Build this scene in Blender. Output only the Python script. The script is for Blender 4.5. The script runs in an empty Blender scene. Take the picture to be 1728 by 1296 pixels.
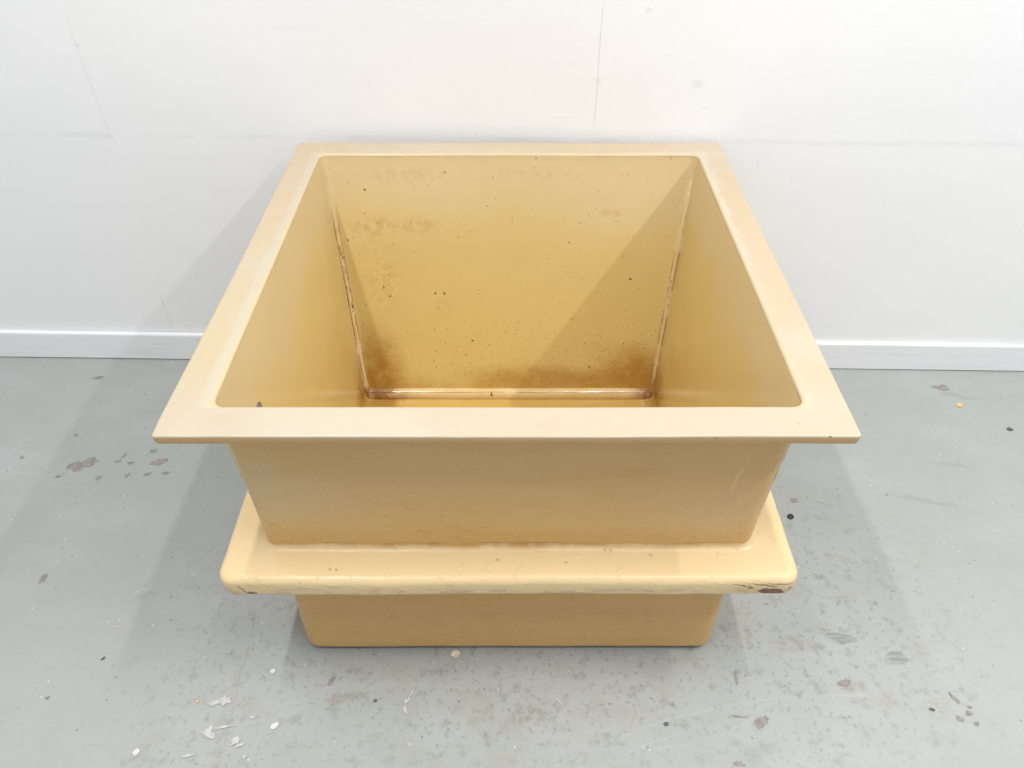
import bpy, bmesh, math, random
from mathutils import Vector, Matrix, noise

random.seed(7)
SC = bpy.context.scene
COL = SC.collection

# ------------------------------------------------------------------ camera
CH, PITCH, YAW, ROLL, FPX, CX = 1.4628, .7284, -.004, -.0026, 1264.66, .0013
def cam_dir(x, u, z):
    c, s = math.cos(ROLL), math.sin(ROLL); x, u = c*x+s*u, -s*x+c*u
    c, s = math.cos(PITCH), math.sin(PITCH); y, zz = c*z+s*u, -s*z+c*u
    c, s = math.cos(YAW), math.sin(YAW); x, y = c*x-s*y, s*x+c*y
    return Vector((x, y, zz))
cd = bpy.data.cameras.new('camera'); cam = bpy.data.objects.new('camera', cd); COL.objects.link(cam)
R_, U_, F_ = cam_dir(1, 0, 0), cam_dir(0, 1, 0), cam_dir(0, 0, 1)
M = Matrix((R_, U_, -F_)).transposed().to_4x4(); M.translation = Vector((CX, 0, CH))
cam.matrix_world = M
cd.sensor_width = 36; cd.lens = FPX/1728*36; cd.clip_start = .02; cd.clip_end = 100
SC.camera = cam

# ------------------------------------------------------------------ world and lamps
W = bpy.data.worlds.new('World'); SC.world = W; W.use_nodes = True
bg = W.node_tree.nodes['Background']; bg.inputs[0].default_value = (.95, .975, 1, 1); bg.inputs[1].default_value = .58
SC.view_settings.view_transform = 'Standard'; SC.view_settings.look = 'None'
SC.view_settings.exposure = .08; SC.view_settings.gamma = 1; SC.view_settings.use_curve_mapping = False

def area(name, loc, sx, sy, power, col=(1, .992, .975)):
    l = bpy.data.lights.new(name, 'AREA'); l.shape = 'RECTANGLE'; l.size = sx; l.size_y = sy
    l.energy = power; l.color = col
    o = bpy.data.objects.new(name, l); COL.objects.link(o); o.location = loc
    return o
# three rows of ceiling tubes running away from the camera, and the bright white ceiling they light
area('tube_lamp', (2.05, .35, 3.25), .07, 1.5, 56)
area('tube_lamp', (.62, .35, 3.25), .07, 1.5, 34)
area('tube_lamp', (-.87, .35, 3.25), .07, 1.5, 44)
area('ceiling_bounce', (0, -.9, 3.9), 7, 4.4, 18, (.94, .97, 1))

# ------------------------------------------------------------------ node helper
class Mat:
    def __init__(s, name):
        s.m = bpy.data.materials.new(name); s.m.use_nodes = True
        s.t = s.m.node_tree; s.n = s.t.nodes; s.b = s.n['Principled BSDF']
        s.co = s.n.new('ShaderNodeTexCoord').outputs['Object']
        s.dn = None
    def lk(s, a, b): s.t.links.new(a, b)
    def put(s, sock, v):
        if isinstance(v, bpy.types.NodeSocket): s.lk(v, sock)
        elif isinstance(v, (tuple, list)) and sock.type == 'RGBA': sock.default_value = (*v[:3], 1)
        else: sock.default_value = v
    def math(s, op, a, b=0, c=None, clamp=False):
        n = s.n.new('ShaderNodeMath'); n.operation = op; n.use_clamp = clamp
        s.put(n.inputs[0], a); s.put(n.inputs[1], b)
        if c is not None: s.put(n.inputs[2], c)
        return n.outputs[0]
    def mapr(s, v, a, b, c=0, d=1, smooth=True):
        n = s.n.new('ShaderNodeMapRange'); n.interpolation_type = 'SMOOTHSTEP' if smooth else 'LINEAR'
        s.put(n.inputs[0], v)
        for i, x in enumerate((a, b, c, d)): s.put(n.inputs[i+1], x)
        return n.outputs[0]
    def scaled(s, sc, loc=(0, 0, 0), rot=(0, 0, 0)):
        n = s.n.new('ShaderNodeMapping'); s.lk(s.co, n.inputs[0])
        n.inputs[1].default_value = loc; n.inputs[2].default_value = rot; n.inputs[3].default_value = sc
        return n.outputs[0]
    def noise(s, scale, detail=3, rough=.5, vec=None, dist=0):
        n = s.n.new('ShaderNodeTexNoise'); s.lk(vec or s.co, n.inputs['Vector'])
        n.inputs['Scale'].default_value = scale; n.inputs['Detail'].default_value = detail
        n.inputs['Roughness'].default_value = rough; n.inputs['Distortion'].default_value = dist
        return n.outputs['Fac']
    def voro(s, scale, feat='F1', vec=None, rnd=1):
        n = s.n.new('ShaderNodeTexVoronoi'); n.feature = feat; s.lk(vec or s.co, n.inputs['Vector'])
        n.inputs['Scale'].default_value = scale; n.inputs['Randomness'].default_value = rnd
        return n.outputs['Distance'], (n.outputs['Color'] if feat == 'F1' else None)
    def mix(s, f, a, b):
        n = s.n.new('ShaderNodeMix'); n.data_type = 'RGBA'
        s.put(n.inputs[0], f); s.put(n.inputs[6], a); s.put(n.inputs[7], b)
        return n.outputs[2]
    def sep(s, v=None):
        n = s.n.new('ShaderNodeSeparateXYZ'); s.lk(v or s.co, n.inputs[0]); return n.outputs
    def wob(s, amp, scale):      # object coordinates pushed about by noise
        n = s.n.new('ShaderNodeTexNoise'); s.lk(s.co, n.inputs['Vector']); n.inputs['Scale'].default_value = scale
        n.inputs['Detail'].default_value = 4
        v = s.n.new('ShaderNodeVectorMath'); v.operation = 'SUBTRACT'; s.lk(n.outputs['Color'], v.inputs[0]); v.inputs[1].default_value = (.5,)*3
        w = s.n.new('ShaderNodeVectorMath'); w.operation = 'MULTIPLY_ADD'; s.lk(v.outputs[0], w.inputs[0])
        w.inputs[1].default_value = (amp,)*3; s.lk(s.co, w.inputs[2]); return w.outputs[0]
    def blob(s, vec, c, size, rz=0, edge=.15, ry=0):
        """1 inside an ellipsoid of half sizes `size` round c, 0 outside"""
        n = s.n.new('ShaderNodeMapping'); n.vector_type = 'TEXTURE'; s.lk(vec, n.inputs[0])
        n.inputs[1].default_value = c; n.inputs[2].default_value = (0, ry, rz); n.inputs[3].default_value = size
        l = s.n.new('ShaderNodeVectorMath'); l.operation = 'LENGTH'; s.lk(n.outputs[0], l.inputs[0])
        return s.mapr(l.outputs['Value'], 1-edge, 1+edge, 1, 0)
    def bump(s, h, dist, strength=1, prev=None):
        n = s.n.new('ShaderNodeBump'); n.inputs['Distance'].default_value = dist; n.inputs['Strength'].default_value = strength
        s.lk(h, n.inputs['Height'])
        if prev: s.lk(prev, n.inputs['Normal'])
        return n.outputs[0]
    def done(s, col, rough, nrm=None, spec=.5):
        s.put(s.b.inputs['Base Color'], col); s.put(s.b.inputs['Roughness'], rough)
        s.b.inputs['Specular IOR Level'].default_value = spec
        if nrm: s.lk(nrm, s.b.inputs['Normal'])
        return s.m

def plain(name, col, rough=.6):
    m = Mat(name); n = m.noise(60, 3)
    c2 = tuple(x*.72 for x in col)
    return m.done(m.mix(m.mapr(n, .35, .65), col, c2), rough)

# ------------------------------------------------------------------ materials : setting
def wall_mat():
    m = Mat('white_wall_paint'); x, y, z = m.sep()
    base = m.mix(m.mapr(m.noise(1.3, 3), .35, .65), (.825, .83, .84), (.845, .848, .85))
    brush = m.noise(6, 5, .6, m.scaled((1, 1, 9)))
    base = m.mix(m.math('MULTIPLY', m.mapr(brush, .55, .75), .05), base, (.70, .70, .71))
    w = m.wob(.006, 9); wx, wy, wz = m.sep(w)
    brk = m.mapr(m.noise(5, 4, .6), .42, .56)
    def line(coord, at, half, lo=None, hi=None, other=None):
        l = m.mapr(m.math('ABSOLUTE', m.math('SUBTRACT', coord, at)), half*.3, half, 1, 0)
        if lo is not None: l = m.math('MULTIPLY', l, m.math('MULTIPLY', m.mapr(other, lo, lo+.01), m.mapr(other, hi-.01, hi, 1, 0)))
        return l
    l1 = line(wx, .201, .0011, .73, 1.6, z)
    l2 = line(wx, -.972, .0011, .70, .97, z)
    l4 = line(wx, -.995, .0012, .10, .235, z)
    l2 = m.math('MULTIPLY', l2, .5)
    fine = m.math('MULTIPLY', m.math('MAXIMUM', l1, m.math('MAXIMUM', l2, l4)), m.mapr(m.noise(14, 3), .36, .5))
    seam = m.math('MULTIPLY', line(wz, .7, .010), brk)
    base = m.mix(m.math('MULTIPLY', fine, .11), base, (.33, .33, .33))
    base = m.mix(m.math('MULTIPLY', seam, .10), base, (.42, .43, .44))
    knots = None
    for (a, b, sx, sz) in ((.205, .838, .005, .005), (-.975, .697, .012, .007), (-.968, .91, .005, .004), (.30, .99, .007, .005), (.43, .835, .012, .010), (.455, .782, .010, .002),
                           (.20, .845, .016, .002), (.13, .755, .03, .0012), (.61, .64, .002, .012), (.70, .60, .002, .009),
                           (-1.14, .116, .010, .0015), (-1.02, .113, .012, .0012), (.99, .096, .018, .0012), (-.5, .95, .02, .0015), (.36, .90, .006, .0015)):
        bl = m.blob(w, (a, 0, b), (sx, 5, sz), edge=.5)
        knots = bl if knots is None else m.math('MAXIMUM', knots, bl)
    base = m.mix(m.math('MULTIPLY', knots, .13), base, (.30, .30, .30))
    d, c = m.voro(22); cs = m.sep(c)[0]
    pin = m.math('MULTIPLY', m.mapr(d, .02, .05, 1, 0), m.math('GREATER_THAN', cs, .86))
    base = m.mix(m.math('MULTIPLY', pin, .30), base, (.3, .3, .3))
    scuff = m.mapr(m.noise(3, 6, .65, m.scaled((1, 1, 14), (3, 1, 2))), .66, .74)
    base = m.mix(m.math('MULTIPLY', scuff, .10), base, (.62, .56, .50))
    h = m.math('ADD', m.math('MULTIPLY', m.noise(3, 4), 1.0), m.math('MULTIPLY', brush, .10))
    n = m.bump(h, .006, .5); n = m.bump(m.math('SUBTRACT', 1, fine), .002, .6, n)
    n = m.bump(m.noise(160, 2), .0006, .4, n)
    return m.done(base, .55, n, .35)

def skirt_mat():
    m = Mat('white_skirting_paint')
    st = m.noise(5, 5, .6, m.scaled((1, 1, 12)))
    base = m.mix(m.mapr(st, .5, .7), (.80, .805, .825), (.74, .745, .765))
    sc = m.mapr(m.noise(9, 5, .6, m.scaled((1, 1, 8), (5, 0, 3))), .68, .72)
    base = m.mix(m.math('MULTIPLY', sc, .35), base, (.45, .43, .42))
    return m.done(base, .38, m.bump(st, .001, .5))

def floor_mat():
    m = Mat('grey_floor_paint'); x, y, z = m.sep()
    a = m.mapr(m.noise(1.1, 4, .55), .35, .65)
    base = m.mix(a, (.325, .347, .330), (.365, .376, .366))
    base = m.mix(m.math('MULTIPLY', m.mapr(m.noise(3.3, 5, .6, m.scaled((1, 1.6, 1), (4, 2, 0))), .45, .68), .55), base, (.38, .389, .391))
    roll = m.noise(5, 6, .62, m.scaled((1, 3.2, 1), rot=(0, 0, .2)))
    base = m.mix(m.math('MULTIPLY', m.mapr(roll, .52, .72), .28), base, (.32, .335, .33))
    w = m.wob(.09, 5); ww = m.wob(.03, 24)
    # worn, dirty area before and right of the tank
    zone = m.math('MAXIMUM', m.blob(w, (.03, .735, 0), (.60, .16, 1), edge=.6), m.blob(w, (.62, .88, 0), (.30, .32, 1), edge=.7))
    zone = m.math('MAXIMUM', zone, m.math('MULTIPLY', m.blob(w, (-.55, .70, 0), (.16, .4, 1), edge=.7), .8))
    zall = m.math('ADD', m.math('MULTIPLY', zone, .82), .18)
    grime = m.mapr(m.noise(30, 7, .68), .52, .66)
    grime2 = m.mapr(m.noise(75, 5, .6, m.scaled((1, 1, 1), (2, 7, 0))), .56, .66)
    gr = m.math('MULTIPLY', m.math('ADD', m.math('MULTIPLY', grime, .6), m.math('MULTIPLY', grime2, .65), clamp=True), zall)
    base = m.mix(m.math('MULTIPLY', gr, .80), base, (.20, .205, .185))
    br = m.math('MULTIPLY', m.mapr(m.noise(11, 6, .6, m.scaled((1, 1, 1), (9, 3, 0))), .53, .68), zall)
    base = m.mix(m.math('MULTIPLY', br, .45), base, (.33, .31, .25))
    # soft smudges at their places
    def many(vec, lst, edge=.25):
        o = None
        for (px, py, sx, sy, rz) in lst:
            b = m.blob(vec, (px, py, 0), (sx, sy, 1), rz, edge)
            o = b if o is None else m.math('MAXIMUM', o, b)
        return o
    streak = m.mapr(m.noise(60, 3, .5, m.scaled((.35, 2.5, 1), rot=(0, 0, .25))), .38, .55)
    rub = many(ww, [(.703, .826, .033, .010, -.25), (.808, .781, .020, .012, -.3)])
    base = m.mix(m.math('MULTIPLY', rub, m.math('ADD', m.math('MULTIPLY', streak, .45), .25)), base, (.19, .20, .195))
    tan = many(ww, [(.60, .814, .045, .016, 0), (.692, .724, .028, .014, 0), (-.33, .70, .035, .012, .2), (.03, .66, .05, .018, .4)], .5)
    base = m.mix(m.math('MULTIPLY', tan, m.math('ADD', .2, m.math('MULTIPLY', m.mapr(m.noise(55, 4), .45, .55), .45))), base, (.27, .24, .19))
    soft = many(ww, [(1.30, 1.588, .05, .010, -.3), (1.05, 1.20, .07, .008, -.3), (1.16, 1.32, .05, .006, -.2), (.46, .585, .020, .020, 0), (.49, .60, .016, .012, 0), (.43, .61, .015, .01, 0),
                     (-.81, .93, .03, .008, .5), (-.62, 1.30, .04, .006, .1), (.93, .70, .012, .006, .3)], .5)
    base = m.mix(m.math('MULTIPLY', soft, .30), base, (.22, .23, .22))
    # pale arcs and drag lines
    def arc(cx, cy, r, half, a0, a1):
        n = m.n.new('ShaderNodeVectorMath'); n.operation = 'SUBTRACT'; m.lk(m.wob(.012, 7), n.inputs[0]); n.inputs[1].default_value = (cx, cy, 0)
        sx, sy, _ = m.sep(n.outputs[0]); l = m.math('SQRT', m.math('ADD', m.math('MULTIPLY', sx, sx), m.math('MULTIPLY', sy, sy)))
        k = m.mapr(m.math('ABSOLUTE', m.math('SUBTRACT', l, r)), half*.3, half, 1, 0)
        return m.math('MULTIPLY', k, m.math('MULTIPLY', m.mapr(x, a0, a0+.05), m.mapr(x, a1-.05, a1, 1, 0)))
    arcs = m.math('MAXIMUM', arc(.66, -.58, 1.283, .0022, -.15, .80), m.math('MAXIMUM', arc(.75, -.13, .80, .0018, .80, 1.0), arc(.80, -.9, 1.60, .0018, -.1, .36)))
    arcs = m.math('MAXIMUM', arcs, arc(.45, -.10, .72, .0016, .08, .42))
    base = m.mix(m.math('MULTIPLY', arcs, m.math('MULTIPLY', m.mapr(m.noise(12, 3), .38, .55), .13)), base, (.58, .60, .60))
    # hairline crack running away from the camera at the left
    c3, c4, _ = m.sep(m.wob(.02, 22))
    ck = m.math('MULTIPLY', m.mapr(m.math('ABSOLUTE', m.math('ADD', c3, m.math('MULTIPLY_ADD', c4, .03, .525))), .0004, .0016, 1, 0), m.mapr(m.noise(18, 4), .44, .55))
    ck = m.math('MULTIPLY', ck, m.mapr(y, .93, .98, 1, 0))
    wide = m.math('MULTIPLY', m.mapr(m.math('ABSOLUTE', m.math('ADD', c3, m.math('MULTIPLY_ADD', c4, .03, .535))), .004, .018, 1, 0), m.math('MULTIPLY', m.mapr(y, .85, .95, 1, 0), m.mapr(m.noise(26, 5, .6), .45, .58)))
    base = m.mix(m.math('MULTIPLY', wide, .38), base, (.36, .33, .26))
    base = m.mix(m.math('MULTIPLY', ck, .25), base, (.12, .12, .11))
    # dark grit and pale specks trodden into the paint
    for sc, thr, rad, col, amt in ((26, .88, .032, (.12, .12, .115), .7), (60, .93, .10, (.14, .14, .13), .6), (34, .955, .03, (.66, .67, .67), .8), (90, .975, .10, (.68, .69, .69), .8), (13, .93, .018, (.13, .12, .11), .8)):
        d, c = m.voro(sc, vec=ww if sc < 50 else None); cs = m.sep(c)[0]
        s_ = m.math('MULTIPLY', m.mapr(d, rad, rad*1.8, 1, 0), m.math('GREATER_THAN', cs, thr))
        base = m.mix(m.math('MULTIPLY', s_, amt), base, col)
    # fine pale scratches
    d, _ = m.voro(7, 'DISTANCE_TO_EDGE', vec=m.wob(.25, 3))
    scr = m.math('MULTIPLY', m.mapr(d, .002, .006, 1, 0), m.mapr(m.noise(4.5, 3, .5, m.scaled((1, 1, 1), (1, 8, 2))), .60, .68))
    base = m.mix(m.math('MULTIPLY', scr, .15), base, (.58, .60, .60))
    rough = m.mapr(m.noise(9, 5, .6), .3, .7, .34, .56)
    n = m.bump(m.noise(2.5, 4), .012, .35)
    n = m.bump(m.noise(55, 5, .6), .0016, .45, n)
    return m.done(base, rough, n, .45)

# ------------------------------------------------------------------ materials : tank
def tank_mat(kind):
    m = Mat('glass_fibre_' + kind)
    if kind == 'flange': m.co = m.scaled((1, 1, 1), (0, 0, .0075))
    x, y, z = m.sep(); n1 = None
    w = m.wob(.03, 16); wb = m.wob(.012, 60)
    tone = m.mapr(m.noise(3.2, 4, .55), .35, .65)
    if kind == 'rim':
        base = m.mix(tone, (.475, .375, .245), (.47, .382, .248))
        pk = m.mapr(m.noise(5, 4, .55, m.scaled((1, 1, 1), (3, 1, 5))), .45, .65)
        base = m.mix(m.math('MULTIPLY', pk, .55), base, (.50, .370, .265))
        front = m.mapr(y, -.47, -.30, 1, 0)
        base = m.mix(m.math('MULTIPLY', front, .45), base, (.425, .395, .325))
        pl = m.math('MULTIPLY', m.mapr(m.noise(3.1, 5, .6, m.scaled((1, 1, 1), (6, 2, 1))), .48, .66), .5)
        base = m.mix(pl, base, (.465, .43, .345))
        # filler smeared along the right inner edge
        jag = m.noise(70, 4, .7, m.scaled((1, 1, 1)))
        ex = m.math('SUBTRACT', m.math('ABSOLUTE', x), .440); iny = m.mapr(m.math('ABSOLUTE', m.math('SUBTRACT', y, .002)), .428, .436, 1, 0)
        fil = m.math('MULTIPLY', m.math('MULTIPLY', m.mapr(m.math('SUBTRACT', ex, m.math('MULTIPLY', m.math('SUBTRACT', jag, .42), .06)), .004, .009, 1, 0), m.math('MULTIPLY', m.mapr(x, .42, .43), m.mapr(ex, -.012, -.006))), m.mapr(m.math('ADD', y, m.math('MULTIPLY', m.noise(6, 2), .3)), .0, .2, .35, 1))
        base = m.mix(m.math('MULTIPLY', m.math('MULTIPLY', fil, iny), .6), base, (.50, .475, .385))
        fil2 = m.math('MULTIPLY', m.mapr(m.math('SUBTRACT', ex, m.math('MULTIPLY', m.noise(9, 3), .02)), .0, .012, 1, 0), m.math('MULTIPLY', m.mapr(x, -.42, -.43), m.mapr(ex, -.012, -.004)))
        base = m.mix(m.math('MULTIPLY', m.math('MULTIPLY', fil2, iny), .5), base, (.47, .435, .345))
        cut = m.math('MULTIPLY', m.mapr(m.math('ABSOLUTE', m.math('SUBTRACT', y, .4315)), .001, .003, 1, 0), m.mapr(x, .24, .28))
        base = m.mix(m.math('MULTIPLY', cut, .6), base, (.52, .49, .40))
        # scratches
        scn = m.noise(7, 2, .5, m.scaled((1, .18, 1), rot=(0, 0, .5)))
        scr = m.mapr(m.math('ABSOLUTE', m.math('SUBTRACT', scn, .5)), .0015, .004, 1, 0)
        scr = m.math('MULTIPLY', scr, m.mapr(m.noise(5, 2, .5, m.scaled((1, 1, 1), (7, 7, 1))), .56, .62))
        base = m.mix(m.math('MULTIPLY', scr, .45), base, (.52, .49, .41))
        # dings: dark specks at the right front and a few bare spots
        for c, s_ in (((.292, -.487, .702), .0022), ((.352, -.487, .700), .0015), ((.455, -.485, .704), .0016), ((.47, -.484, .703), .0013), ((.485, -.487, .698), .0018)):
            base = m.mix(m.blob(wb, c, (s_*1.6, s_, s_), edge=.4), base, (.10, .05, .03))
        base = m.mix(m.math('MULTIPLY', m.blob(w, (-.50, -.2, .70), (.01, .03, .03), edge=.6), .3), base, (.55, .40, .22))
        ed = m.math('MULTIPLY', m.mapr(z, .702, .700), m.mapr(m.noise(24, 5, .7), .56, .68))
        base = m.mix(m.math('MULTIPLY', ed, .35), base, (.50, .36, .20))
        lip_highlight = m.math('MULTIPLY', m.mapr(m.math('ABSOLUTE', x), .443, .4385), m.mapr(m.math('ABSOLUTE', m.math('SUBTRACT', y, .002)), .430, .4255))  # highlight of the rounded inner edge, painted into the rim colour
        base = m.mix(m.math('MULTIPLY', lip_highlight, m.mapr(m.noise(9, 4), .3, .6, .5, 1)), base, (.55, .43, .25))
        base = m.mix(m.math('MULTIPLY', m.mapr(z, .703, .7005, 0, 1), m.mapr(y, -.480, -.4845)), base, (.52, .325, .14))
        rough = m.mapr(m.noise(12, 4), .3, .7, .26, .42)
        d, c = m.voro(26, vec=wb); cs = m.sep(c)
        s_ = m.math('MULTIPLY', m.math('LESS_THAN', d, m.math('MULTIPLY', cs[1], .06)), m.math('GREATER_THAN', cs[0], .70))
        base = m.mix(m.math('MULTIPLY', s_, .5), base, (.30, .20, .11))
        sm = m.mapr(m.noise(7, 6, .65, m.scaled((1, 1, 1), (2, 8, 3))), .56, .70)
        base = m.mix(m.math('MULTIPLY', sm, .16), base, (.42, .28, .16))
        rough = m.math('ADD', rough, m.math('MULTIPLY', sm, .15))
    elif kind == 'basin':
        base = m.mix(tone, (.675, .535, .305), (.69, .555, .32))
        # yellowed tide zone deeper down, with a ragged upper limit
        lim = m.math('ADD', z, m.math('MULTIPLY', m.noise(2.6, 5, .6), .35))
        deep = m.mapr(lim, m.mapr(m.math('ABSOLUTE', x), .40, .42, .60, .66), m.mapr(m.math('ABSOLUTE', x), .40, .42, .84, .80), 1, 0)
        base = m.mix(m.math('MULTIPLY', deep, .80), base, (.67, .515, .195))
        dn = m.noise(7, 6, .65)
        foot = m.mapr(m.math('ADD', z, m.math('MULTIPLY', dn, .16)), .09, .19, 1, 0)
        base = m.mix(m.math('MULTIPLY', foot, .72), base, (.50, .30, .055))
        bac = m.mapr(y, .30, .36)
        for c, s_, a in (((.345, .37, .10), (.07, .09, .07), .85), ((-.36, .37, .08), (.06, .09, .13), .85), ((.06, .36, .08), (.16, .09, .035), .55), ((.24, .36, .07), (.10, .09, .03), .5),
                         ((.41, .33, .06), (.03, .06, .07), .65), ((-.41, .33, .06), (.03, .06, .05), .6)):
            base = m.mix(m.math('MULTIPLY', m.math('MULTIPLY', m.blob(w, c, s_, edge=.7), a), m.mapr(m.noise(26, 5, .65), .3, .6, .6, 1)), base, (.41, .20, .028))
        for c, s_, a in (((-.33, .40, .53), (.055, .09, .022), .42), ((-.22, .40, .53), (.04, .09, .018), .36), ((.245, .41, .56), (.035, .09, .010), .3), ((-.25, .4, .655), (.12, .09, .02), .20), ((.05, .4, .66), (.16, .09, .014), .16),
                         ((-.33, .40, .40), (.05, .09, .10), .22), ((-.17, .39, .30), (.02, .09, .03), .3), ((.25, .37, .16), (.03, .09, .05), .35)):
            base = m.mix(m.math('MULTIPLY', m.math('MULTIPLY', m.blob(w, c, s_, edge=.7), a), m.mapr(m.noise(60, 5, .7), .42, .60)), base, (.42, .27, .07))
        # splashes of dark specks, thicker towards the foot of the back wall
        dens = m.math('ADD', m.mapr(z, .03, .42, .95, .06), m.math('MULTIPLY', m.mapr(m.noise(5, 3), .35, .65), .16))
        flat = m.n.new('ShaderNodeVectorMath'); flat.operation = 'MULTIPLY'; m.lk(wb, flat.inputs[0]); flat.inputs[1].default_value = (1, 0, 1)
        for sc, rad, k, amt in ((34, .055, .36, .85), (80, .12, .50, .72), (150, .20, .60, .50)):
            d, c = m.voro(sc, vec=flat.outputs[0]); cs = m.sep(c)
            th = m.math('SUBTRACT', 1, m.math('MULTIPLY', dens, k))
            rr = m.math('MULTIPLY', m.sep(c)[1], rad)
            s_ = m.math('MULTIPLY', m.math('LESS_THAN', d, m.math('ADD', rr, rad*.25)), m.math('GREATER_THAN', cs[0], th))
            s_ = m.math('MULTIPLY', s_, m.mapr(m.math('ABSOLUTE', x), .435, .42))
            s_ = m.math('MULTIPLY', s_, m.math('MULTIPLY', m.mapr(y, .24, .30), m.mapr(z, .036, .042)))
            base = m.mix(m.math('MULTIPLY', s_, amt), base, (.115, .058, .012))
        for c in ((-.345, .62), (-.192, .342), (-.17, .342), (.31, .385), (-.31, .335), (-.10, .20), (-.325, .36), (-.40, .49)):
            base = m.mix(m.math('MULTIPLY', m.blob(wb, (c[0], .39, c[1]), (.0026, .09, .0032), edge=.4), .85), base, (.06, .03, .012))
        # rub marks running down the side walls
        sw = m.math('MULTIPLY', m.mapr(m.noise(9, 4, .6, m.scaled((1, 2.4, .25))), .58, .68), m.mapr(m.math('ABSOLUTE', x), .40, .415))
        base = m.mix(m.math('MULTIPLY', sw, .07), base, (.84, .68, .42))
        seam = m.math('MULTIPLY', m.mapr(m.math('ABSOLUTE', m.math('SUBTRACT', m.sep(m.wob(.004, 9))[2], .036)), .0006, .0022, 1, 0), m.mapr(y, .30, .34))
        base = m.mix(m.math('MULTIPLY', seam, .65), base, (.20, .09, .02))
        rough = m.mapr(dn, .3, .7, .11, .25)
    elif kind == 'bead':
        base = m.mix(tone, (.72, .575, .315), (.71, .555, .285))
        dk = m.mapr(m.math('ADD', z, m.math('MULTIPLY', m.noise(14, 5, .6), .10)), .06, .14, 1, 0)
        base = m.mix(m.math('MULTIPLY', dk, .45), base, (.50, .29, .08))
        cn = m.math('MAXIMUM', m.blob(w, (.40, .34, .03), (.04, .06, .05), edge=.6), m.blob(w, (-.385, .34, .02), (.10, .06, .03), edge=.6))
        base = m.mix(m.math('MULTIPLY', cn, m.mapr(m.noise(40, 5, .7), .35, .6, .25, .9)), base, (.26, .09, .03))
        # crazing on the left corner bead: thin broken cracks running lengthwise
        cz = m.noise(26, 3, .6, m.scaled((3.2, 3.2, .42)), .6)
        cr = m.mapr(m.math('ABSOLUTE', m.math('SUBTRACT', cz, .5)), .006, .022, 1, 0)
        cr2 = m.mapr(m.math('ABSOLUTE', m.math('SUBTRACT', m.noise(18, 3, .6, m.scaled((3.5, 3.5, .5), (4, 2, 1)), .4), .5)), .004, .014, 1, 0)
        rng = m.math('MULTIPLY', m.mapr(x, -.30, -.34), m.math('MULTIPLY', m.mapr(z, .15, .19), m.mapr(z, .54, .50)))
        rng2 = m.math('MULTIPLY', m.mapr(x, .30, .34), m.math('MULTIPLY', m.mapr(z, .22, .26), m.mapr(z, .56, .50, 0, .6)))
        base = m.mix(m.math('MAXIMUM', m.math('MULTIPLY', cr, rng), m.math('MULTIPLY', cr2, rng2)), base, (.17, .08, .03))
        az = m.math('MULTIPLY', m.math('SUBTRACT', .69, z), .0419)
        hw = m.math('SUBTRACT', .4363, az); bk = m.math('SUBTRACT', .4233, m.math('MULTIPLY', m.math('SUBTRACT', .69, z), .1098))
        ax = m.math('ABSOLUTE', m.sep(m.wob(.003, 12))[0]); yy = m.sep(m.wob(.003, 12))[1]
        e1 = m.mapr(m.math('ABSOLUTE', m.math('SUBTRACT', ax, m.math('SUBTRACT', hw, .0125))), .0004, .0016, 1, 0)
        e2 = m.mapr(m.math('ABSOLUTE', m.math('SUBTRACT', yy, m.math('SUBTRACT', bk, .0125))), .0004, .0016, 1, 0)
        edg = m.math('MULTIPLY', m.math('MAXIMUM', e1, e2), m.math('MULTIPLY', m.mapr(m.noise(13, 3), .38, .52), m.math('MULTIPLY', m.mapr(z, .05, .08), m.mapr(z, .60, .50))))
        base = m.mix(m.math('MULTIPLY', edg, .75), base, (.24, .12, .035))
        # dark broken line along the foot
        ln = m.mapr(m.math('ABSOLUTE', m.math('SUBTRACT', m.sep(m.wob(.006, 7))[1], .3400)), .0004, .0013, 1, 0)
        ln = m.math('MULTIPLY', ln, m.math('MULTIPLY', m.mapr(z, .06, .05), m.mapr(m.noise(11, 3), .38, .48)))
        base = m.mix(m.math('MULTIPLY', ln, .85), base, (.16, .07, .02))
        base = m.mix(m.blob(wb, (-.05, .335, .03), (.0022, .02, .004), edge=.3), base, (.07, .04, .02))
        rough = m.mapr(m.noise(20, 4), .3, .7, .14, .30)
    else:
        base = m.mix(tone, (.625, .395, .150), (.64, .415, .165))
        # chalky patches near the corners, deeper colour low down
        for c, s_, a in (((-.36, -.42, .50), (.085, .09, .07), .40), ((-.40, -.42, .56), (.03, .09, .09), .35), ((.38, -.42, .45), (.10, .09, .06), .30), ((.30, -.42, .64), (.14, .09, .05), .15)):
            base = m.mix(m.math('MULTIPLY', m.blob(w, c, s_, edge=.8), a), base, (.60, .48, .30))
        st = m.noise(4, 6, .62, m.scaled((1, 1, 7)))
        base = m.mix(m.math('MULTIPLY', m.mapr(st, .52, .72), .30), base, (.60, .44, .22))
        base = m.mix(m.math('MULTIPLY', m.mapr(m.noise(3.5, 5, .6, m.scaled((1, 1, 6), (4, 4, 4))), .54, .72), .35), base, (.50, .31, .09))
        gp = m.mapr(m.noise(2.4, 5, .6, m.scaled((1, 1, 1.6), (7, 3, 2))), .45, .65)
        base = m.mix(m.math('MULTIPLY', gp, .45), base, (.63, .42, .20))
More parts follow.
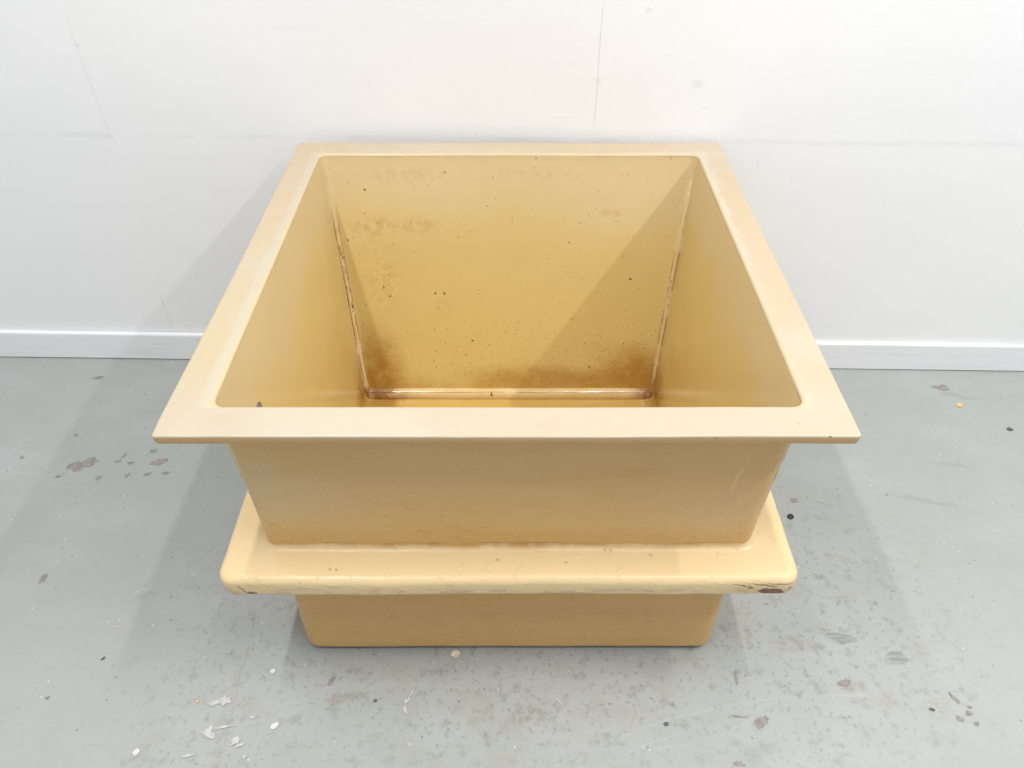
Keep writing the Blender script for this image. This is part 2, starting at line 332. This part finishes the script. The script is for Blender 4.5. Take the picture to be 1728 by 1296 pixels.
        if kind == 'flange':
            base = m.mix(.85, base, (.74, .575, .335))
            # scuffed grime along the rolled edge
            gr = m.math('MULTIPLY', m.mapr(z, .347, .336), m.mapr(m.noise(11, 6, .7, m.scaled((1, 1, 3.5))), .46, .62))
            base = m.mix(m.math('MULTIPLY', gr, .42), base, (.36, .25, .13))
            gy = m.mapr(m.noise(15, 6, .7, m.scaled((1, 1, 3.5), (8, 1, 1))), .55, .63)
            base = m.mix(m.math('MULTIPLY', m.math('MULTIPLY', gy, m.mapr(z, .344, .332)), .4), base, (.22, .16, .10))
            # stain line in the root of the fillet
            rt = m.math('MULTIPLY', m.blob(m.wob(.01, 20), (0, -.4215, .3775), (.45, .012, .009), edge=.7), m.mapr(m.noise(16, 5, .65), .35, .6, .35, 1))
            base = m.mix(m.math('MULTIPLY', rt, .8), base, (.40, .21, .05))
            # chips: gel coat gone at both front corners
            chip = m.blob(m.wob(.012, 75), (.458, -.487, .3305), (.023, .03, .0105), edge=.06, ry=.10)
            base = m.mix(chip, base, m.mix(m.mapr(m.noise(120, 3), .4, .6), (.155, .075, .035), (.22, .115, .06)))
            for c, s_, r_ in (((.405, -.487, .3475), (.020, .03, .0014), .28), ((.442, -.487, .3495), (.024, .03, .0018), .16), ((.468, -.487, .3535), (.024, .03, .0011), .05),
                              ((.488, -.47, .340), (.004, .03, .004), 0), ((.493, -.46, .332), (.004, .03, .003), 0), ((-.447, -.487, .3275), (.0085, .03, .0045), 0),
                              ((-.462, -.487, .337), (.0015, .03, .014), -.6), ((.418, -.49, .340), (.005, .03, .002), 0)):
                base = m.mix(m.math('MULTIPLY', m.blob(wb, c, s_, edge=.3, ry=r_), .85), base, (.13, .06, .03))
            for c in ((-.31, -.468, .365), (-.30, -.468, .365), (-.40, -.42, .37), (.18, -.43, .37), (.17, -.43, .368), (.44, -.3, .365), (.45, -.35, .365), (.43, -.40, .365), (.25, -.44, .37), (-.02, -.45, .37), (.10, -.455, .37)):
                base = m.mix(m.math('MULTIPLY', m.blob(m.wob(.008, 90), c, (.0024, .0022, .01), edge=.9), .6), base, (.26, .14, .05))
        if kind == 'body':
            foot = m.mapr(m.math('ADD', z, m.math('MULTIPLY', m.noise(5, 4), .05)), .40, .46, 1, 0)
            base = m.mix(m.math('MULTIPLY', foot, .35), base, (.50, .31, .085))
            mk = m.math('MULTIPLY', m.blob(m.wob(.01, 30), (.37, -.43, .555), (.0016, .03, .045), edge=.6, ry=.15), m.mapr(m.noise(60, 3), .4, .55))
            base = m.mix(m.math('MULTIPLY', mk, .3), base, (.84, .74, .55))
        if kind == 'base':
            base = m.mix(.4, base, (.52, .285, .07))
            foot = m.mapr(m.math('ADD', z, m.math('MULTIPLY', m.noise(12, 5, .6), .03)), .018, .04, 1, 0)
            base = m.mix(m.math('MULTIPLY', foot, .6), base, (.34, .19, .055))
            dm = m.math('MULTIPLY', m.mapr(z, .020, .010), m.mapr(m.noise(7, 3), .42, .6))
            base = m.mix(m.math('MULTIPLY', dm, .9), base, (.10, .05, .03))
        d, c = m.voro(30, vec=wb); cs = m.sep(c)
        s_ = m.math('MULTIPLY', m.math('LESS_THAN', d, m.math('MULTIPLY', cs[1], .045)), m.math('GREATER_THAN', cs[0], .80))
        base = m.mix(m.math('MULTIPLY', s_, .75), base, (.16, .09, .04))
        rough = m.mapr(m.noise(10, 5, .6), .3, .7, .20, .40)
        # drips and brush ridges of the hand-laid resin
        m.b.inputs['IOR'].default_value = 1.4
        n1 = m.bump(m.noise(16, 5, .6, m.scaled((.35, .35, 2.2))), .0035, .28)
        n1 = m.bump(m.mapr(m.noise(38, 4, .6, m.scaled((1, 1, 1.5), (1, 2, 3))), .55, .75), .0022, .5, n1)
    if n1 is None: n1 = m.bump(m.noise(5, 4), .006, .35)
    n1 = m.bump(m.noise(22, 3, .5), .0016, .12 if kind in ('basin', 'rim') else .35, n1)
    n1 = m.bump(m.noise(180, 2), .0003, .35, n1)
    return m.done(base, rough, n1)

# ------------------------------------------------------------------ object helpers
def link(name, bm, mats, parent=None, smooth=True, loc=(0, 0, 0)):
    me = bpy.data.meshes.new(name); bm.normal_update(); bm.to_mesh(me); bm.free()
    for mt in (mats if isinstance(mats, (list, tuple)) else [mats]): me.materials.append(mt)
    for p in me.polygons: p.use_smooth = smooth
    o = bpy.data.objects.new(name, me); COL.objects.link(o); o.location = loc; o.parent = parent
    return o
def tag(o, label=None, cat=None, group=None, kind=None):
    for k, v in (('label', label), ('category', cat), ('group', group), ('kind', kind)):
        if v: o[k] = v
    return o
def box(bm, x0, x1, y0, y1, z0, z1, bev=0):
    r = bmesh.ops.create_cube(bm, size=1)
    for v in r['verts']:
        v.co = Vector((x0+(x1-x0)*(v.co.x+.5), y0+(y1-y0)*(v.co.y+.5), z0+(z1-z0)*(v.co.z+.5)))
    if bev: bmesh.ops.bevel(bm, geom=list({e for v in r['verts'] for e in v.link_edges}), offset=bev, segments=3, affect='EDGES', profile=.6)

# ------------------------------------------------------------------ setting
# wall
WA = math.atan(.022)
wall_root_loc = (0, 1.728, 0)
def wallY(x): return 1.728 - .022*x
bm = bmesh.new()
NX, NZ = 120, 60
vs = [[bm.verts.new((-4+8*i/NX, .013+.0022*noise.noise(Vector(((-4+8*i/NX)*1.6, 0, -.03+3.3*j/NZ*1.6))), -.03+3.2*j/NZ)) for i in range(NX+1)] for j in range(NZ+1)]
for j in range(NZ):
    for i in range(NX): bm.faces.new((vs[j][i], vs[j][i+1], vs[j+1][i+1], vs[j+1][i]))
# thickness behind
b0 = [bm.verts.new(p) for p in ((-4, .12, -.03), (4, .12, -.03), (4, .12, 3.17), (-4, .12, 3.17))]
bm.faces.new((b0[0], b0[3], b0[2], b0[1]))
wall = link('wall', bm, wall_mat(), loc=wall_root_loc); wall.rotation_euler.z = -WA
tag(wall, 'white painted boarded wall with fine panel joints behind the tank', 'wall', kind='structure')
bm = bmesh.new()
prof = [(.0125, .0035), (.0, .0035), (.0, .090), (.0006, .0935), (.0025, .0958), (.006, .0967), (.0125, .0967)]
N = 160; rows = []
for i in range(N+1):
    X = -4+8*i/N; dz = .0016*noise.noise(Vector((X*1.3, 5, 0))); dy = .0008*noise.noise(Vector((X*2, 9, 0)))
    rows.append([bm.verts.new((X, a+dy, b+(dz if b < .01 else .0))) for a, b in prof])
for i in range(N):
    for k in range(len(prof)-1): bm.faces.new((rows[i][k], rows[i+1][k], rows[i+1][k+1], rows[i][k+1]))
sk = link('skirting_board', bm, skirt_mat(), smooth=False, loc=wall_root_loc); sk.rotation_euler.z = -WA
tag(sk, 'white painted skirting board along the foot of the wall', 'skirting board', kind='structure')

# floor, with the places where its paint has flaked off as pieces of the same mesh
def wl(bm, cx, cy, rx, ry, rot, z, mi, seed, rag=.35, n=26):
    pts = []
    for k in range(n):
        a = 2*math.pi*k/n
        q = 1+rag*2.0*noise.noise(Vector((math.cos(a)*1.5+seed*7.3, math.sin(a)*1.5, seed)))+rag*.9*noise.noise(Vector((math.cos(a)*4+seed, math.sin(a)*4, seed*3)))
        X, Y = rx*q*math.cos(a), ry*q*math.sin(a); c, s = math.cos(rot), math.sin(rot)
        pts.append(bm.verts.new((cx+c*X-s*Y, cy+s*X+c*Y, z)))
    f = bm.faces.new(pts); f.material_index = mi; return f
bm = bmesh.new()
q = [bm.verts.new(p) for p in ((-6, -5, 0), (6, -5, 0), (6, 2.2, 0), (-6, 2.2, 0))]; bm.faces.new(q)
Z1 = .0006
bare = [(-1.128, 1.318, .020, .018, .2), (-1.098, 1.330, .022, .014, .5), (-1.054, 1.279, .0075, .008, 0), (-1.019, 1.354, .004, .011, -.4), (-1.024, 1.335, .008, .004, .3), (-.990, 1.328, .010, .005, 0),
        (-.918, 1.334, .017, .012, .5), (-.947, 1.372, .009, .007, .1), (-.984, 1.286, .005, .009, -.2), (-.934, 1.290, .009, .004, .6), (-.888, 1.294, .008, .005, 0), (-1.178, 1.432, .006, .005, 0), (-1.16, 1.283, .008, .005, .4),
        (-1.216, 1.668, .013, .005, .3), (-1.058, .976, .009, .010, .2), (1.263, 1.622, .021, .012, 0), (.489, .648, .010, .011, .4), (.500, .655, .007, .006, .2), (.451, .661, .016, .0022, -.1), (.463, .740, .004, .013, -.1),
        (.43, .573, .011, .004, -.1), (.889, .697, .004, .014, .5), (.905, .667, .006, .006, .2), (.882, .655, .007, .005, 0), (.912, .679, .005, .004, 0), (.910, .646, .005, .004, 0), (.712, 1.202, .009, .006, 0), (-1.285, 1.349, .006, .004, 0),
        (.68, .728, .014, .006, .1), (-.36, .735, .004, .010, -.6), (.95, 1.22, .004, .0025, 0), (-1.24, .80, .004, .0025, .4), (-.92, .70, .004, .003, .4)]
pale = [(-.578, .690, .018, .006, .25), (-.563, .694, .010, .008, .1), (-.579, .632, .009, .011, .9), (-.560, .640, .018, .004, .25), (-.520, .616, .011, .007, .3), (-.604, .588, .014, .0035, .2), (-.512, .607, .008, .003, .5),
        (-.196, .706, .002, .014, -.35), (-.205, .676, .004, .009, .4), (-.206, .690, .003, .006, -.3), (-.497, .587, .007, .003, .1), (-.27, .665, .003, .003, 0), (-.50, .66, .006, .003, .2), (-.83, .94, .004, .002, 0), (.1, .69, .002, .006, .6)]
for i, a in enumerate(bare): wl(bm, *a, Z1+i*.00003, 1, i+1.37)
for i, a in enumerate(pale): wl(bm, *a, Z1+.0012+i*.00003, 2, i+51.7, .5, 34)
m_bare = Mat('bare_screed'); m_bare = m_bare.done(m_bare.mix(m_bare.mapr(m_bare.noise(70, 5, .6), .4, .6), (.225, .205, .19), (.29, .265, .25)), .85, m_bare.bump(m_bare.noise(200, 3), .001, .5))
m_pale = Mat('old_white_paint'); m_pale = m_pale.done(m_pale.mix(m_pale.mapr(m_pale.noise(90, 5, .6), .42, .6), (.53, .515, .495), (.43, .42, .40)), .7)
fl = link('floor', bm, [floor_mat(), m_bare, m_pale], smooth=False)
tag(fl, 'grey painted concrete floor, chipped and scuffed', 'floor', kind='structure')

# ------------------------------------------------------------------ tank
YC, HX, HY = 1.2248, .5, .487
root = bpy.data.objects.new('water_tank', None); COL.objects.link(root); root.location = (0, YC, 0); root.empty_display_size = .2
tag(root, 'cream yellow glass fibre tank with wide rim and second flange, open at the top', 'tank')

SIDE, CORN = 72, 8
def ring(ins, z, r, back=None):
    """points of a rounded rectangle, counter-clockwise from above, fixed count"""
    x1 = HX-ins; y0 = -(HY-ins); y1 = HY-(back if back is not None else ins); r = max(r, 1e-4)
    r = min(r, x1*.9, (y1-y0)*.45)
    cs = [(x1-r, y0+r, -90), (x1-r, y1-r, 0), (-x1+r, y1-r, 90), (-x1+r, y0+r, 180)]
    P = []
    for k, (cx, cy, a0) in enumerate(cs):
        arc = [(cx+r*math.cos(math.radians(a0+90*i/CORN)), cy+r*math.sin(math.radians(a0+90*i/CORN))) for i in range(CORN+1)]
        P += arc
        nx, ny, na = cs[(k+1) % 4]
        nxt = (nx+r*math.cos(math.radians(na)), ny+r*math.sin(math.radians(na))); lst = arc[-1]
        P += [(lst[0]+(nxt[0]-lst[0])*t/SIDE, lst[1]+(nxt[1]-lst[1])*t/SIDE) for t in range(1, SIDE)]
    return [Vector((a, b, z)) for a, b in P]
def densify(prof, step=.02):
    out = [prof[0]]
    for a, b in zip(prof, prof[1:]):
        a4 = a if len(a) > 3 else (*a, a[0]); b4 = b if len(b) > 3 else (*b, b[0])
        n = max(1, int(math.hypot(b4[0]-a4[0], b4[1]-a4[1])/step+.5))
        for i in range(1, n+1): out.append(tuple(a4[k]+(b4[k]-a4[k])*i/n for k in range(4)))
    return out
def arcp(cx, cz, rx, rz, a0, a1, r, n=6, dr=0):
    return [(cx+rx*math.cos(math.radians(a0+(a1-a0)*i/n)), cz+rz*math.sin(math.radians(a0+(a1-a0)*i/n)), r+dr*i/n) for i in range(n+1)]
def loft(name, prof, mat, amp=.001, fine=.0003, cap=False, fs=26, shape=None):
    bm = bmesh.new(); R = []
    for p in densify(prof):
        pts = ring(p[0], p[1], p[2], p[3] if len(p) > 3 else None); row = []
        for v in pts:
            d = noise.noise_vector(v*3.1)*amp + noise.noise_vector(v*fs+Vector((3, 1, 7)))*fine
            v2 = v+d
            if shape: v2 = shape(v2)
            row.append(bm.verts.new(v2))
        R.append(row)
    n = len(R[0])
    for a, b in zip(R, R[1:]):
        for i in range(n): bm.faces.new((a[i], a[(i+1) % n], b[(i+1) % n], b[i]))
    if cap: bm.faces.new(R[-1])
    bmesh.ops.recalc_face_normals(bm, faces=bm.faces)
    return link(name, bm, mat, root)

T = {k: tank_mat(k) for k in ('rim', 'basin', 'bead', 'body', 'flange', 'base')}
# rim
prof = arcp(.0577, .6990, .006, .006, 0, 90, .018, 6, .003) + [(.004, .705, .007)] + arcp(.0022, .7028, .0022, .0022, 90, 180, .007, 4)[1:] \
     + [(.0005, .692, .007)] + [(.0015, .689, .007), (.0035, .6877, .007), (.0575, .6865, .028)]
# rim: inset grows inward, so arcs are written with the inner edge first
def rim_shape(v):
    if v.x < 0: v = v+Vector((-.0065*max(0, -v.y/.487)**2*min(1, max(0, (-v.x-.450)/.045)), 0, 0))
    if v.x < -.492 and v.y < -.455 and v.z > .68:      # knocked left front corner
        t = min(1, (-.492-v.x)/.008); v = v+Vector((.002*t*max(0, math.sin((v.y+.487)*120)), 0, 0))
    return v
loft('rim', prof, T['rim'], .0011, .00025, shape=rim_shape)
# basin
prof = [(.0637, .6992, .018), (.0640, .690, .018), (.0905, .050, .022, .134), (.0915, .036, .024, .1352)] + \
       [(.0915+.022*(1-math.cos(math.radians(a))), .036-.022*math.sin(math.radians(a)), .028, .1352+.022*(1-math.cos(math.radians(a)))) for a in (22, 45, 67, 90)] + \
       [(.25, .0135, .03, .28), (.42, .0135, .02, .46)]
loft('basin', prof, T['basin'], .0016, .00035, cap=True, fs=14)
# body above and below the second flange
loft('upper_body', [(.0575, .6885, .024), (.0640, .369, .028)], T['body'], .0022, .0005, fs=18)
prof = [(.0638, .372, .032)] + [(.0640-.014*(1-math.cos(math.radians(a))), .3700-.012*math.sin(math.radians(a)), .034) for a in (0, 22, 45, 67, 90)] \
     + [(.012, .3575, .028)] + [(.0090-.014*math.sin(math.radians(a)), .3440+.0135*math.cos(math.radians(a)), .028) for a in (0, 18, 36, 54, 72, 90)] \
     + [(-.0050, .321, .028)] + [(.0070-.012*math.cos(math.radians(a)), .3205-.012*math.sin(math.radians(a)), .028) for a in (20, 45, 68, 90)] + [(.0790, .3085, .032)]
loft('lower_flange', prof, T['flange'], .0022, .0009, fs=20)
prof = [(.0770, .3100, .034), (.0730, .022, .034)] + [(.0730+.011*(1-math.cos(math.radians(a))), .0185-.0115*math.sin(math.radians(a)), .034) for a in (0, 22, 45, 67, 90)] + [(.20, .007, .03), (.42, .007, .02)]
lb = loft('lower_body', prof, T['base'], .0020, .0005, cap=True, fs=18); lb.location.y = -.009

# resin beads in the inner corners and along the foot
def tube(name, pts, rad, mat, n=14, wobble=.0012, clip=None):
    bm = bmesh.new(); R = []
    for i, p in enumerate(pts):
        p = Vector(p); t = (Vector(pts[min(i+1, len(pts)-1)])-Vector(pts[max(i-1, 0)])).normalized()
        u = t.cross(Vector((.3, .2, 1)) if abs(t.z) < .8 else Vector((0, 1, 0))).normalized(); v = t.cross(u)
        rr = rad*(1+.03*noise.noise(p*9)+.012*noise.noise(p*40))
        c = p+noise.noise_vector(p*6)*wobble
        row = []
        for k in range(n):
            q = c+u*rr*math.cos(2*math.pi*k/n)+v*rr*math.sin(2*math.pi*k/n)
            hx, yf, yb = inner(max(q.z, .02)); e = .0022       # keep the hidden back of the bead inside the laminate
            q = Vector((max(-hx-e, min(hx+e, q.x)), max(yf-e, min(yb+e, q.y)), max(.0105, q.z)))
            row.append(bm.verts.new(q))
        R.append(row)
    for a, b in zip(R, R[1:]):
        for k in range(n): bm.faces.new((a[k], a[(k+1) % n], b[(k+1) % n], b[k]))
    bm.faces.new(R[0]); bm.faces.new(R[-1]); bmesh.ops.recalc_face_normals(bm, faces=bm.faces)
    return link(name, bm, mat, root)
def inner(z):      # half width and front / back of the basin at a height
    t = (.69-z)/.64; i = .0637+(.0905-.0637)*t; b = .0637+(.134-.0637)*t
    return HX-i, -(HY-i), HY-b
for sx in (-1, 1):
    for sy in (1, 0):
        pts = []
        for k in range(61):
            fo = .007*max(0, (k/60-.84)/.16)**1.5
            z = .022+(.6885-.022)*k/60; hx, yf, yb = inner(z)
            pts.append((sx*(hx+.0068+fo), (yb+.0068+fo) if sy else (yf-.0068-fo), z))
        tube('corner_bead', pts, .0215, T['bead'], 36, .0007)
hx, yf, yb = inner(.03)
tube('foot_bead', [(-hx+.006+(2*hx-.012)*k/80, yb+.0020, .0195) for k in range(81)], .0205, T['bead'], 36, .0006)
tube('foot_bead', [(-hx+.006+(2*hx-.012)*k/80, yf-.0020, .0195) for k in range(81)], .0205, T['bead'], 36, .0006)

# overflow hole low in sight on the left wall, with its collar
hx, yf, yb = inner(.578)
tilt = math.atan((.0905-.0637)/.64)
def disc_ring(bm, r0, r1, h, n=40):
    R = []
    for (r, x) in ((r0, -.004), (r0, h*.8), (r0+(r1-r0)*.25, h), (r1-(r1-r0)*.3, h*.9), (r1, .0002), (r1, -.004)):
        R.append([bm.verts.new((x, r*math.cos(2*math.pi*k/n), r*math.sin(2*math.pi*k/n))) for k in range(n)])
    for a, b in zip(R, R[1:]):
        for k in range(n): bm.faces.new((a[k], a[(k+1) % n], b[(k+1) % n], b[k]))
bm = bmesh.new(); disc_ring(bm, .0135, .0215, .0022); bmesh.ops.recalc_face_normals(bm, faces=bm.faces)
col = link('overflow_collar', bm, T['basin'], root, loc=(-hx+.0010, .936-YC, .569)); col.rotation_euler.y = -tilt
col.matrix_world = col.matrix_world
bm = bmesh.new(); c = bmesh.ops.create_circle(bm, cap_ends=True, radius=.0137, segments=40)
bmesh.ops.rotate(bm, verts=bm.verts, matrix=Matrix.Rotation(math.pi/2, 3, 'Y'))
r = bmesh.ops.extrude_face_region(bm, geom=bm.faces[:]); bmesh.ops.translate(bm, verts=[v for v in r['geom'] if isinstance(v, bmesh.types.BMVert)], vec=(-.004, 0, 0))
hol = link('overflow_hole', bm, plain('dark_opening', (.27, .20, .22), .5), root, False, loc=(-hx+.0018, .936-YC, .569)); hol.rotation_euler.y = -tilt

# ------------------------------------------------------------------ small things lying on the floor
def flake(name, x, y, rx, ry, rot, th, mat, seed, rag=.3, n=11, curl=.0):
    bm = bmesh.new(); top = []; bot = []
    for k in range(n):
        a = 2*math.pi*k/n; q = 1+rag*2*noise.noise(Vector((math.cos(a)*2+seed*3.1, math.sin(a)*2, seed)))
        X, Y = rx*q*math.cos(a), ry*q*math.sin(a); cz = curl*abs(math.sin(a*1+seed))
        top.append(bm.verts.new((X, Y, th+cz))); bot.append(bm.verts.new((X, Y, .0008+cz)))
    c = bm.verts.new((0, 0, th*1.2)); c2 = bm.verts.new((0, 0, .0008))
    for k in range(n):
        j = (k+1) % n
        bm.faces.new((top[k], top[j], c)); bm.faces.new((bot[j], bot[k], c2)); bm.faces.new((bot[k], bot[j], top[j], top[k]))
    o = link(name, bm, mat, None, False, (x, y, 0)); o.rotation_euler.z = rot; return o
m_cream = plain('cream_flake', (.74, .66, .54)); m_white = plain('white_flake', (.66, .65, .63)); m_or = plain('orange_flake', (.85, .50, .16))
m_dark = plain('dark_grit', (.11, .108, .10)); m_rub = plain('black_rubber', (.02, .02, .022), .45); m_wood = plain('pale_splinter', (.72, .60, .44))
tag(flake('gel_coat_flake', -.112, .792, .0085, .0095, .3, .0024, m_cream, 2.2, .35, 6, .0008), 'angular cream flake on the floor just before the tank front', 'flake')
tag(flake('paint_flake', -.484, .754, .0045, .006, .2, .002, m_white, 4.1, .25, 9), 'small white oval flake on the floor left of the tank front corner', 'flake', 'white paint flakes')
tag(flake('paint_flake', -.454, .643, .0075, .006, .7, .002, m_white, 6.6, .3, 9), 'white flake on the floor, nearest to the bottom edge below the tank left corner', 'flake', 'white paint flakes')
tag(flake('paint_flake', -.704, .594, .007, .0065, .4, .002, m_white, 9.2, .3, 9), 'white squarish flake at the lower left of the floor', 'flake', 'white paint flakes')
tag(flake('orange_flake', 1.281, 1.548, .0085, .0085, 0, .002, m_or, 3.7, .15, 14), 'round orange flake on the floor near the right skirting', 'flake')
tag(flake('orange_chip', -.619, .692, .004, .002, 0, .002, m_or, 8.7, .2, 7), 'tiny orange chip on the floor at the lower left', 'chip')
bm = bmesh.new(); R = []
for i in range(28):
    a = 2*math.pi*i/28
    R.append([bm.verts.new(((.0052+.0022*math.cos(b))*math.cos(a), (.0052+.0022*math.cos(b))*math.sin(a), .0028+.0022*math.sin(b))) for b in [2*math.pi*k/10 for k in range(10)]])
for i in range(28):
    for k in range(10): bm.faces.new((R[i][k], R[(i+1) % 28][k], R[(i+1) % 28][(k+1) % 10], R[i][(k+1) % 10]))
tag(link('rubber_ring', bm, m_rub, None, True, (.688, 1.15, .0006)), 'tiny black rubber ring on the floor right of the tank', 'ring')
tag(flake('dark_pebble', 1.375, 1.451, .0085, .005, -.2, .004, m_dark, 5.5, .25, 10), 'dark flat crumb on the floor at the far right edge', 'crumb')
tag(flake('grit_crumb', .305, .646, .0045, .004, .4, .004, m_dark, 1.5, .3, 8), 'black crumb on the floor in front of the tank, right of centre', 'crumb')
tag(flake('grit_crumb', .834, .674, .0055, .0025, -.4, .003, m_dark, 2.9, .3, 8), 'black crumb on the floor at the lower right', 'crumb')
tag(flake('grit_crumb', -.266, .693, .0045, .0028, .2, .003, m_dark, 7.9, .3, 8), 'black crumb on the floor in front of the tank, left of centre', 'crumb')
tag(flake('grit_crumb', -.842, .783, .0045, .0018, .8, .003, m_dark, 4.9, .3, 8), 'thin dark crumb on the floor at the left', 'crumb')
def splinter(name, x, y, L, rot, mat, r=.0009, bend=.002):
    bm = bmesh.new(); R = []
    for i in range(9):
        t = i/8; rr = r*(1-.6*abs(2*t-1)); X = (t-.5)*L; Y = bend*math.sin(t*math.pi)
        R.append([bm.verts.new((X, Y+rr*math.cos(2*math.pi*k/6), .0015+rr*math.sin(2*math.pi*k/6))) for k in range(6)])
    for a, b in zip(R, R[1:]):
        for k in range(6): bm.faces.new((a[k], a[(k+1) % 6], b[(k+1) % 6], b[k]))
    bm.faces.new(R[0]); bm.faces.new(R[-1])
    o = link(name, bm, mat, None, True, (x, y, 0)); o.rotation_euler.z = rot; return o
tag(splinter('wood_splinter', .776, 1.194, .020, -.6, m_wood, .0009, .004), 'curved pale shaving on the floor right of the tank rim', 'shaving')
tag(splinter('wood_splinter', .699, .985, .014, -.8, m_wood, .0010), 'short straight pale splinter on the floor beside the lower flange corner', 'splinter')
tag(splinter('wood_splinter', 1.317, 1.40, .013, -.6, m_white), 'short white splinter on the floor near the right edge', 'splinter')
tag(splinter('wood_splinter', -.845, .853, .013, -.2, m_wood, .0012), 'pale brown splinter on the floor at the left', 'splinter')

SC.cycles.use_denoising = True
